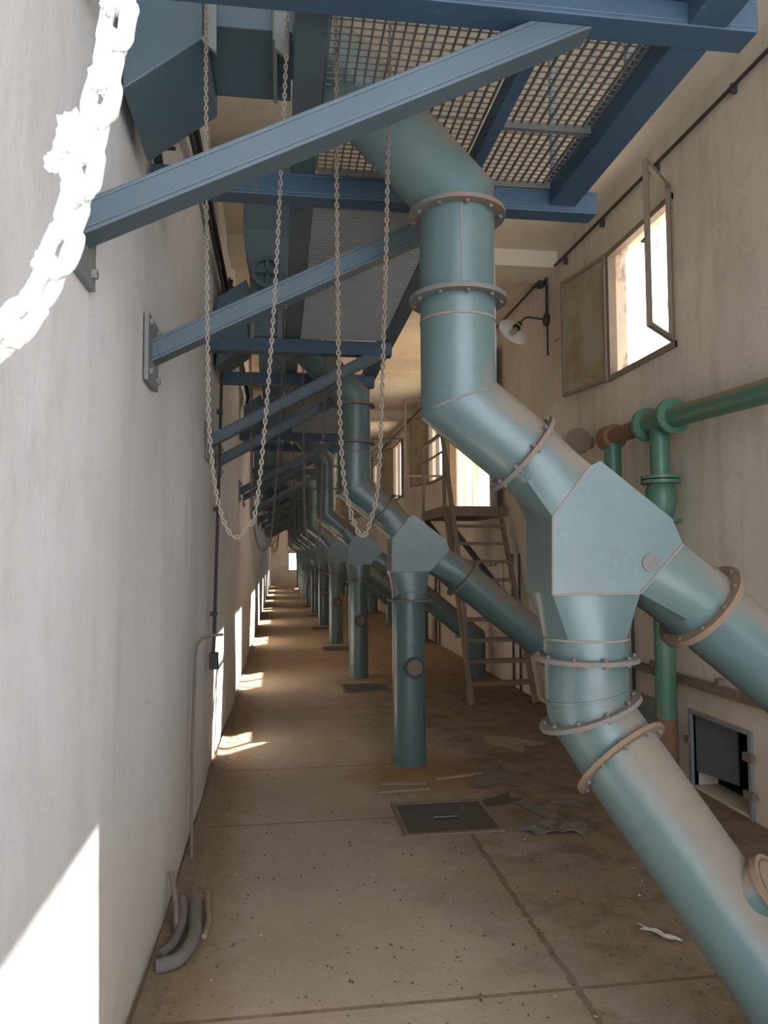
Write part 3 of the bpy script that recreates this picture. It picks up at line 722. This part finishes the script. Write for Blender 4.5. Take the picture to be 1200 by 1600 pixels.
# ------------------------------------------------------------------ left wall fittings
t = thing('conduit', 'dark vertical conduit on the left wall ending in a small box', 'conduit', (XL + .055, 4.93, .86))
MB().tube([(0, 0, 0), (0, .13, .5), (0, .36, 1.4), (0, .48, 1.9), (0, .5, 2.6)], .011, 8).build('pipe', 'dark', t)
MB().box(-.025, .03, -.035, .035, -.085, .02).build('junction_box', 'dark', t, smooth=False, bevel=.004)
for y, z in ((.065, .26), (.24, .95), (.42, 1.65)): MB().box(-.028, .014, y - .04, y + .04, z - .012, z + .012).build('clip', 'dark', t, smooth=False)
tag(MB().tube([(XL + .045, 3.88, .0), (XL + .03, 4.0, .5), (XL + .03, 4.1, .95), (XL + .035, 4.12, 1.02), (XL + .06, 4.14, 1.055), (XL + .10, 4.15, 1.068), (XL + .17, 4.17, 1.07)], .008, 8).build('hooked_rod', 'iron'),
    'thin brown rod with bent top leaning against the left wall', 'rod')
for i, (dx, dz, r, lab) in enumerate(((.02, .0, .014, 'lowest'), (.045, .035, .011, 'middle'), (.03, .075, .016, 'topmost'))):
    tag(MB().tube([(XL + .035 + dx, 1.0 + q * .5, 3.47 + dz + .012 * math.sin(q * 1.3 + i)) for q in range(34)], r, 6).build('cable', 'cable'),
        'dark cable running along the top of the left wall, %s of three' % lab, 'cable', 'wall cables')
t = thing('pipe_bracket', 'small dark bracket with a protruding bolt high on the left wall', 'bracket', (XL + .005, 2.82, 3.03))
MB().prism([(0, -.07), (.03, -.07), (.012, .07), (0, .07)], -.03, .03).build('plate', 'dark', t, smooth=False)
MB().tube([(.01, 0, 0), (.075, 0, .0)], .008, 8).build('bolt', 'dark', t)
for k, y in enumerate((5.8, 9.6, 13.2)):
    b_ = MB(); rnd = random.Random(k)
    for _ in range(16):
        p = Vector((XL + .06, y, 3.5)); q = [p + Vector((rnd.uniform(-.03, .05), rnd.uniform(-.2, .2), rnd.uniform(-.18, .15))) for _s in range(3)]; b_.tube(q, .012, 5)
    tag(b_.build('cable_tangle', 'cable'), 'tangle of dark loose cable ends under the ceiling on the left wall, %s one' % ('nearest', 'middle', 'farthest')[k], 'cable', 'cable tangles')

# ------------------------------------------------------------------ right wall fittings
b_ = MB(); xc = XR - .03
b_.tube([(xc, 2.0, 4.20), (xc, 4.0, 4.21), (xc, 7.05, 4.26), (xc, 10, 4.25), (xc, 16, 4.22), (xc, 30, 4.22)], .012, 8)
tag(b_.build('wall_conduit', 'dark'), 'long dark conduit running high along the right wall', 'conduit')
for k, y in enumerate((3.0, 3.9, 4.8, 5.7, 6.5)):
    tag(MB().box(xc - .008, XR, y - .007, y + .007, 4.175, 4.215 + .004 * y).build('conduit_clip', 'dark', smooth=False), 'small dark clip under the right-wall conduit, %s from the camera' % ordn(k), 'clip', 'conduit clips')
t = thing('wall_lamp', 'gooseneck wall lamp with broken white enamel shade on the right wall', 'lamp', (XR, 7.03, 3.82))
MB().disc((-.012, 0, 0), (1, 0, 0), 0, .06, .05, 20).build('wall_mount', 'dark', t)
MB().tube([(-.02, 0, 0), (-.20, -.02, .012), (-.25, -.02, .0), (-.30, -.03, -.055)], .010, 8).build('arm', 'dark', t)
ax = Vector((-.62, -.12, -.78)).normalized(); c = Vector((-.30, -.03, -.055))
b_ = MB(); b_.tube([c, c + ax * .07], [.03, .04], 14); b_.build('lamp_holder', 'dark', t)
b_ = MB(); n = 28; rs = []
u = ax.orthogonal().normalized(); w = ax.cross(u)
for h, r in ((.045, .045), (.07, .09), (.105, .145), (.125, .165), (.121, .161), (.10, .137), (.066, .082), (.047, .04)):
    rs.append([c + ax * h + (u * math.cos(2 * PI * k / n) + w * math.sin(2 * PI * k / n)) * r for k in range(n)])
b_.rings(rs, False, False); b_.build('lamp_shade', 'enamel', t)
b_ = MB(); b_.tube([c + ax * .06, c + ax * .09, c + ax * .12, c + ax * .15, c + ax * .165], [.015, .03, .034, .024, .004], 14); b_.build('bulb', 'glass', t)
t = thing('lamp_cable', 'dark cable dropping from the wall conduit to the lamp and below', 'cable', (XR - .02, 7.03, 4.26))
MB().tube([(0, 0, 0), (0, -.03, -.1), (0, -.02, -.40)], .014, 8).build('upper_run', 'cable', t); MB().tube([(.01, .0, -.48), (.01, .0, -.8)], .008, 6).build('lower_run', 'cable', t)
MB().box(-.05, .02, .06, .17, -.07, .05).build('junction_box', 'dark', t, smooth=False, bevel=.004)
# green pipework
GX = 2.47; GZ = 2.37
t = thing('green_pipe', 'green water pipe along the right wall with flanged tee and drop to the floor', 'pipe', (GX, 4.62, GZ))
MB().tube([(0, -4.2, -.16), (0, -.22, -.008)], .066, 24).build('main_run', 'green', t)
MB().tube([(0, -.22, -.008), (0, -.04, 0), (0, .16, .0)], .068, 24).build('tee', 'green', t)
MB().tube([(0, .16, 0), (0, .80, .005)], .060, 24).build('rusty_run', 'rust', t)['label'] = 'rust-covered stretch of the pipe'
for y in (-.20, .13): MB().disc((0, y, 0), (0, 1, 0), .05, .115, .035, 32).build('flange', 'green', t)
MB().tube([(0, -.02, 0), (0, -.02, -.36)], .062, 24).build('tee_leg', 'green', t)
f = MB(); f.disc((0, -.02, -.375), (0, 0, 1), .0, .125, .022, 32); f.disc((0, -.02, -.405), (0, 0, 1), .0, .125, .022, 32); f.build('valve_flange', 'green', t)
MB().tube([(0, -.02, -.41), (0, -.02, -.45), (0, -.02, -.52), (0, -.02, -.60), (0, -.02, -.65)], [.07, .095, .10, .085, .07], 24).build('valve_body', 'green', t)
f = MB(); f.disc((0, -.02, -.66), (0, 0, 1), .0, .125, .025, 32); f.build('valve_flange', 'green', t)
MB().tube([(0, -.02, -.66), (0, -.02, -1.93)], .066, 24).build('drop_leg', 'green', t)
MB().tube([(0, -.02, -1.93), (0, -.02, -2.372)], .0665, 24).build('rusted_foot', 'rust', t)['label'] = 'rusted foot of the pipe'
f = MB(); f.tube([(0, .68, 0), (0, .68, -.12), (0, .68, -.95), (.07, .68, -1.04)], .062, 24); f.build('second_drop', 'green', t)
f = MB(); f.disc((0, .70, .0), (0, 1, 0), .0, .095, .14, 28); f.build('elbow_collar', 'rust', t)
t2 = thing('blank_flange', 'round dark blank flange on a stub beside the rusty pipe end', 'flange', (GX, 5.95, 2.44))
MB().disc((0, 0, 0), (.5, 1, 0), 0, .11, .03, 28).build('plate', 'iron', t2); MB().tube([(0, .02, 0), (.17, .1, 0)], .05, 16).build('stub', 'iron', t2)
# bottom rail and cable
t = thing('wall_rail', 'dusty horizontal flat rail low on the right wall', 'rail', (XR - .03, 3.0, .68))
MB().box(-.02, .012, -.6, 3.6, -.03, .028).build('bar', 'iron', t, smooth=False, bevel=.003)
for y in (1.2, 2.0, 2.8): MB().box(-.022, .03, y - .02, y + .02, .028, .07).build('lug', 'iron', t, smooth=False)
tag(MB().tube([(XR - .02, 5.33, 1.5), (XR - .02, 5.33, .4)], .012, 8).build('wall_cable', 'cable'), 'dark vertical cable on the right wall behind the nearest spout', 'cable')
for k, y in enumerate((8.0, 8.25, 12.2, 12.5)):
    tag(MB().tube([(XR - .02, y, 0), (XR - .02, y, 1.5)], .013, 8).build('wall_pipe', 'dark'), 'thin dark vertical pipe at the foot of the right wall, %s from the stair' % ordn(k), 'pipe', 'thin wall pipes')
# faded marks on plaster
b_ = MB()
for y, z, w, h in ((9.35, 1.36, .015, .05), (9.28, 1.35, .05, .015), (9.2, 1.37, .05, .05), (9.1, 1.37, .02, .06), (9.0, 1.375, .055, .055), (8.9, 1.375, .02, .06)):
    b_.box(XR - .003, XR, y - w / 2, y + w / 2, z - h / 2, z + h / 2)
tag(b_.build('wall_lettering', 'dark', smooth=False), 'faded illegible dark lettering on the plaster under the landing', 'lettering')

# ------------------------------------------------------------------ steep stair to the landing
t = thing('landing', 'dark steel landing outside the upper door, held by knee braces', 'landing', (0, 0, 0))
x0, x1, y0, y1, zp = 1.86, XR, 8.45, 9.75, 2.0
MB().box(x0, x1, y0, y1, zp + .03, zp + .055).build('deck', 'iron', t, smooth=False)
f = MB(); f.box(x0, x1, y0, y0 + .04, zp - .06, zp + .03); f.box(x0, x0 + .04, y0 + .04, y1, zp - .06, zp + .03); f.box(x0, x1, y1, y1 + .04, zp - .06, zp + .03); f.box(x1 - .04, x1, y0 + .04, y1, zp - .06, zp + .03); f.box(2.2, 2.24, y0 + .04, y1, zp - .05, zp + .03); f.build('edge_frame', 'iron', t, smooth=False)
for y in (y0 + .22, y1): MB().bar((x0 + .05, y, zp - .05), (XR, y, 1.02), .06, .06, (0, 1, 0)).build('knee_brace', 'dark', t, smooth=False)
for y in (y0 + .02, y1): MB().bar((x0 + .02, y, zp + .05), (x0 + .02, y, zp + .92), .035, .035, (0, 1, 0)).build('post', 'iron', t, smooth=False)
f = MB(); f.bar((x0 + .02, y0, zp + .92), (x0 + .02, y1, zp + .92), .035, .035); f.bar((x0 + .02, y0, zp + .70), (x0 + .02, y1, zp + .70), .02, .02); f.build('rail', 'iron', t, smooth=False)
t = thing('steel_stair', 'steep brown steel ladder stair with open treads leading to the landing', 'stair', (0, 0, 0))
top = (8.45, zp + .02); bot = (7.30, 0.0)
for x in (1.885, 2.535): MB().bar((x, bot[0], bot[1]), (x, top[0], top[1]), .035, .085, (0, 0, 1)).build('stringer', 'iron', t, smooth=False)
for k in range(1, 10):
    s_ = k / 10; y = bot[0] + (top[0] - bot[0]) * s_; z = top[1] * s_
    MB().box(1.90, 2.52, y - .06, y + .06, z - .018, z + .018).build('tread', 'iron', t, smooth=False)
f = MB(); f.bar((1.85, top[0], zp + .95), (1.85, bot[0] + .15, 1.02), .045, .045); f.build('handrail', 'iron', t, smooth=False)
f = MB(); f.bar((1.85, bot[0] + .17, 1.02), (1.88, bot[0] + .10, 0), .035, .035, (0, 1, 0)); f.build('newel', 'iron', t, smooth=False)
MB().bar((1.87, 8.0, zp * .61), (1.85, 8.0, 2.05), .03, .03, (0, 1, 0)).build('baluster', 'iron', t, smooth=False)

# ------------------------------------------------------------------ chain behind the Y of the nearest spout
chain_thing('short_chain', 'short dark chain hanging behind the nearest spout junction', [(1.185, 2.43, 1.345), (1.178, 2.435, 1.25), (1.155, 2.44, 1.08), (1.158, 2.44, 1.0)], .024, .036, .022, .0042, 'chain_rust', 'short chain')

# ------------------------------------------------------------------ floor things
def floor_hatch(cx, cy, lab):
    t = thing('floor_hatch', lab, 'hatch', (cx, cy, 0), 'floor hatches')
    w, h = .25, .235
    f = MB()
    for a, c, d_, e in ((-w - .025, -w, -h, h), (w, w + .025, -h, h), (-w - .025, w + .025, -h - .025, -h), (-w - .025, w + .025, h, h + .025)): f.box(a, c, d_, e, 0, .012)
    f.build('frame', 'iron', t, smooth=False)
    f = MB()
    for a, c, d_, e in ((-w, -.07, -h, h), (.07, w, -h, h), (-.07, .07, -h, -.04), (-.07, .07, .045, h)): f.box(a, c, d_, e, 0, .007)
    f.build('cover', 'steel_dark', t, smooth=False)
    MB().box(-.07, .07, -.04, .045, 0, .002).build('grip_recess', 'void', t, smooth=False)  # flat black plate painted as the shade in the grip hole
    MB().tube([(-.07, 0, .006), (.07, 0, .006)], .006, 6).build('grip_bar', 'iron', t)
M['steel_dark'] = plain('dark_checker_plate', (.10, .085, .07), .75, .6, 20, .1)
for k in range(1, 7):
    floor_hatch(XS[k] + .01, YS[k] - 1.13 if k == 1 else YS[k] - .75, 'dark steel floor hatch in front of the %s' % ('nearest floor pipe' if k == 1 else '%s spout counted from the camera' % ordn(k)))
# loose pale boards at the foot of the nearest pipe
for k, (x, y, l, w, a, lab) in enumerate(((.80, 4.92, .30, .05, -.12, 'left of three lying'), (1.20, 5.02, .36, .03, .25, 'right of three lying'), (.78, 4.77, .34, .025, .06, 'narrowest of three lying'))):
    o = MB().box(-l / 2, l / 2, -w / 2, w / 2, 0, .014).build('board', 'wood', smooth=False, bevel=.002, loc=(x, y, .001)); o.rotation_euler.z = a
    tag(o, 'short pale board scrap, %s between nearest floor pipe and hatch' % lab, 'board', 'board scraps')
def sheet(cx, cy, sx, sy, seed, h=.03, n=14):
    rnd = random.Random(seed); ph = [rnd.uniform(0, 6.28) for _ in range(6)]; b_ = MB(); vs = []
    for i in range(n + 1):
        for j in range(n + 1):
            u = i / n * 2 - 1; v = j / n * 2 - 1
            k = 1 + .18 * math.sin(3 * math.atan2(v, u) + ph[0]) + .1 * math.sin(5 * math.atan2(v, u) + ph[1])
            z = h * (.5 + .5 * math.sin(u * 4 + ph[2]) * math.sin(v * 3.3 + ph[3])) * .8 + .004 + h * .2 * math.sin(9 * u + ph[4]) ** 2
            vs.append((u * sx * k, v * sy * k, z))
    top = len(vs)
    vs += [(x, y, max(0, z - .004)) for x, y, z in vs]
    fs = []
    for i in range(n):
        for j in range(n):
            a = i * (n + 1) + j; fs.append((a, a + n + 1, a + n + 2, a + 1)); fs.append((a + top, a + 1 + top, a + n + 2 + top, a + n + 1 + top))
    bd = [i * (n + 1) for i in range(n + 1)] + [n * (n + 1) + j for j in range(1, n + 1)] + [i * (n + 1) + n for i in range(n - 1, -1, -1)] + [j for j in range(n - 1, 0, -1)]
    for a, c in zip(bd, bd[1:] + bd[:1]): fs.append((a, c, c + top, a + top))
    b_.add(vs, fs); return b_
for k, (x, y, sx, sy, lab, m_) in enumerate((
    (1.40, 4.02, .10, .08, 'crumpled scrap nearest the floor hatch of those beside the kicked spout leg', 'rag'),
    (1.60, 4.00, .09, .06, 'crumpled scrap directly left of the kicked spout leg', 'rag'),
    (1.50, 4.28, .15, .05, 'long flattened scrap behind the two crumpled scraps', 'rag'),
    (1.72, 4.42, .10, .06, 'flat scrap behind the kicked spout leg, by the low hatch door', 'rag'),
    (1.32, 4.50, .12, .06, 'flat scrap just beyond the right corner of the near floor hatch', 'litter'),
    (1.42, 4.95, .16, .14, 'square slab of caked dirt beyond the near floor hatch', 'rag'),
    (1.80, 5.85, .20, .15, 'pale flat sheet on the dark dirt below the branch pipe', 'wood'))):
    o = sheet(0, 0, sx, sy, k, .020 if k < 2 else .008).build('dirt_scrap', m_, loc=(x, y, .001)); o.rotation_euler.z = k * .9; tag(o, 'brown ' + lab if k < 6 else lab, 'scrap', 'scraps on the dirty floor')
o = sheet(0, 0, .075, .012, 31, .012, 8).build('paper_strip', 'paper', loc=(1.48, 2.86, .001)); o.rotation_euler.z = -.9
tag(o, 'pale curled strip on the floor at lower right', 'scrap')
# bent lagging pieces by the left wall
def bent(pts, r, name, m_, lab, n=12): return tag(MB().tube(smooth_path(pts, .02), r, n).build(name, m_), lab, 'scrap', 'scrap by the left wall')
bent([(-.44, 2.86, .028), (-.36, 2.90, .03), (-.325, 3.05, .035), (-.34, 3.22, .05), (-.35, 3.32, .06)], .026, 'lagging_piece', 'rag', 'thick grey bent piece of pipe lagging by the left wall')
bent([(-.44, 2.95, .022), (-.40, 3.02, .025), (-.385, 3.16, .04), (-.40, 3.30, .07)], .019, 'lagging_piece', 'rag', 'thinner grey bent lagging lying between the thick piece and wall')
tag(MB().tube([(-.40, 3.12, .03), (-.415, 3.2, .10), (-.445, 3.28, .19)], .011, 8).build('stick', 'iron'), 'short brown stick propped against the left wall above the lagging', 'stick')
bent([(-.29, 3.08, .015), (-.285, 3.2, .018), (-.30, 3.32, .02), (-.31, 3.46, .016)], .012, 'twig', 'wood', 'pale curved twig lying to the right of the lagging', 8)
# dirt drift along the foot of the left wall
b_ = MB(); n = 150; vs = []; rnd = random.Random(3)
for i in range(n + 1):
    y = 1.9 + 12 * (i / n) ** 1.3; w = .07 + .012 * math.sin(y * 2.3) + rnd.uniform(-.012, .012); h = .02 + .006 * math.sin(y * 3.1 + 1)
    for j in range(7):
        s_ = j / 6; vs.append((XL + .012 + w * s_, y + rnd.uniform(-.02, .02), max(.0005, h * (1 - s_) ** 1.4 + rnd.uniform(-.004, .004) * (1 - s_))))
fs = []
for i in range(n):
    for j in range(6): a = i * 7 + j; fs.append((a, a + 7, a + 8, a + 1))
b_.add(vs, fs); o = b_.build('dirt_drift', 'dirt', angle=180); tag(o, 'drift of brown dirt along the foot of the left wall', 'dirt', kind='stuff')
# scattered crumbs
def crumbs(n, region, size, m_, label, seed):
    rnd = random.Random(seed); b_ = MB()
    for _ in range(n):
        x, y = region(rnd); s_ = size * rnd.uniform(.5, 1.6)
        c = Vector((x, y, s_ * .25)); vs = [c + Vector((rnd.uniform(-1, 1) * s_, rnd.uniform(-1, 1) * s_, rnd.uniform(-.25, .5) * s_)) for _k in range(5)]
        b_.add(vs, [(0, 1, 2), (0, 2, 3), (0, 3, 1), (4, 2, 1), (4, 3, 2), (4, 1, 3)])
    return tag(b_.build('floor_litter', m_, smooth=False), label, 'litter', kind='stuff')
crumbs(900, lambda r: (r.uniform(-.3, 2.4), 1.8 + abs(r.gauss(0, 2.6))), .007, 'litter', 'dark crumbs of dirt scattered over the near floor', 1)
crumbs(320, lambda r: (r.uniform(1.0, 2.5), r.uniform(2.2, 7.2)), .010, 'rag', 'grey flakes scattered over the dirt at the right', 2)
crumbs(130, lambda r: (r.uniform(-.25, 2.4), r.uniform(1.9, 6.5)), .006, 'paper', 'pale paint flakes scattered over the floor', 4)
crumbs(700, lambda r: (XL + abs(r.gauss(0, .09)) + .03, r.uniform(2.0, 7)), .008, 'dirt', 'clods of dirt lying along the left wall', 5)
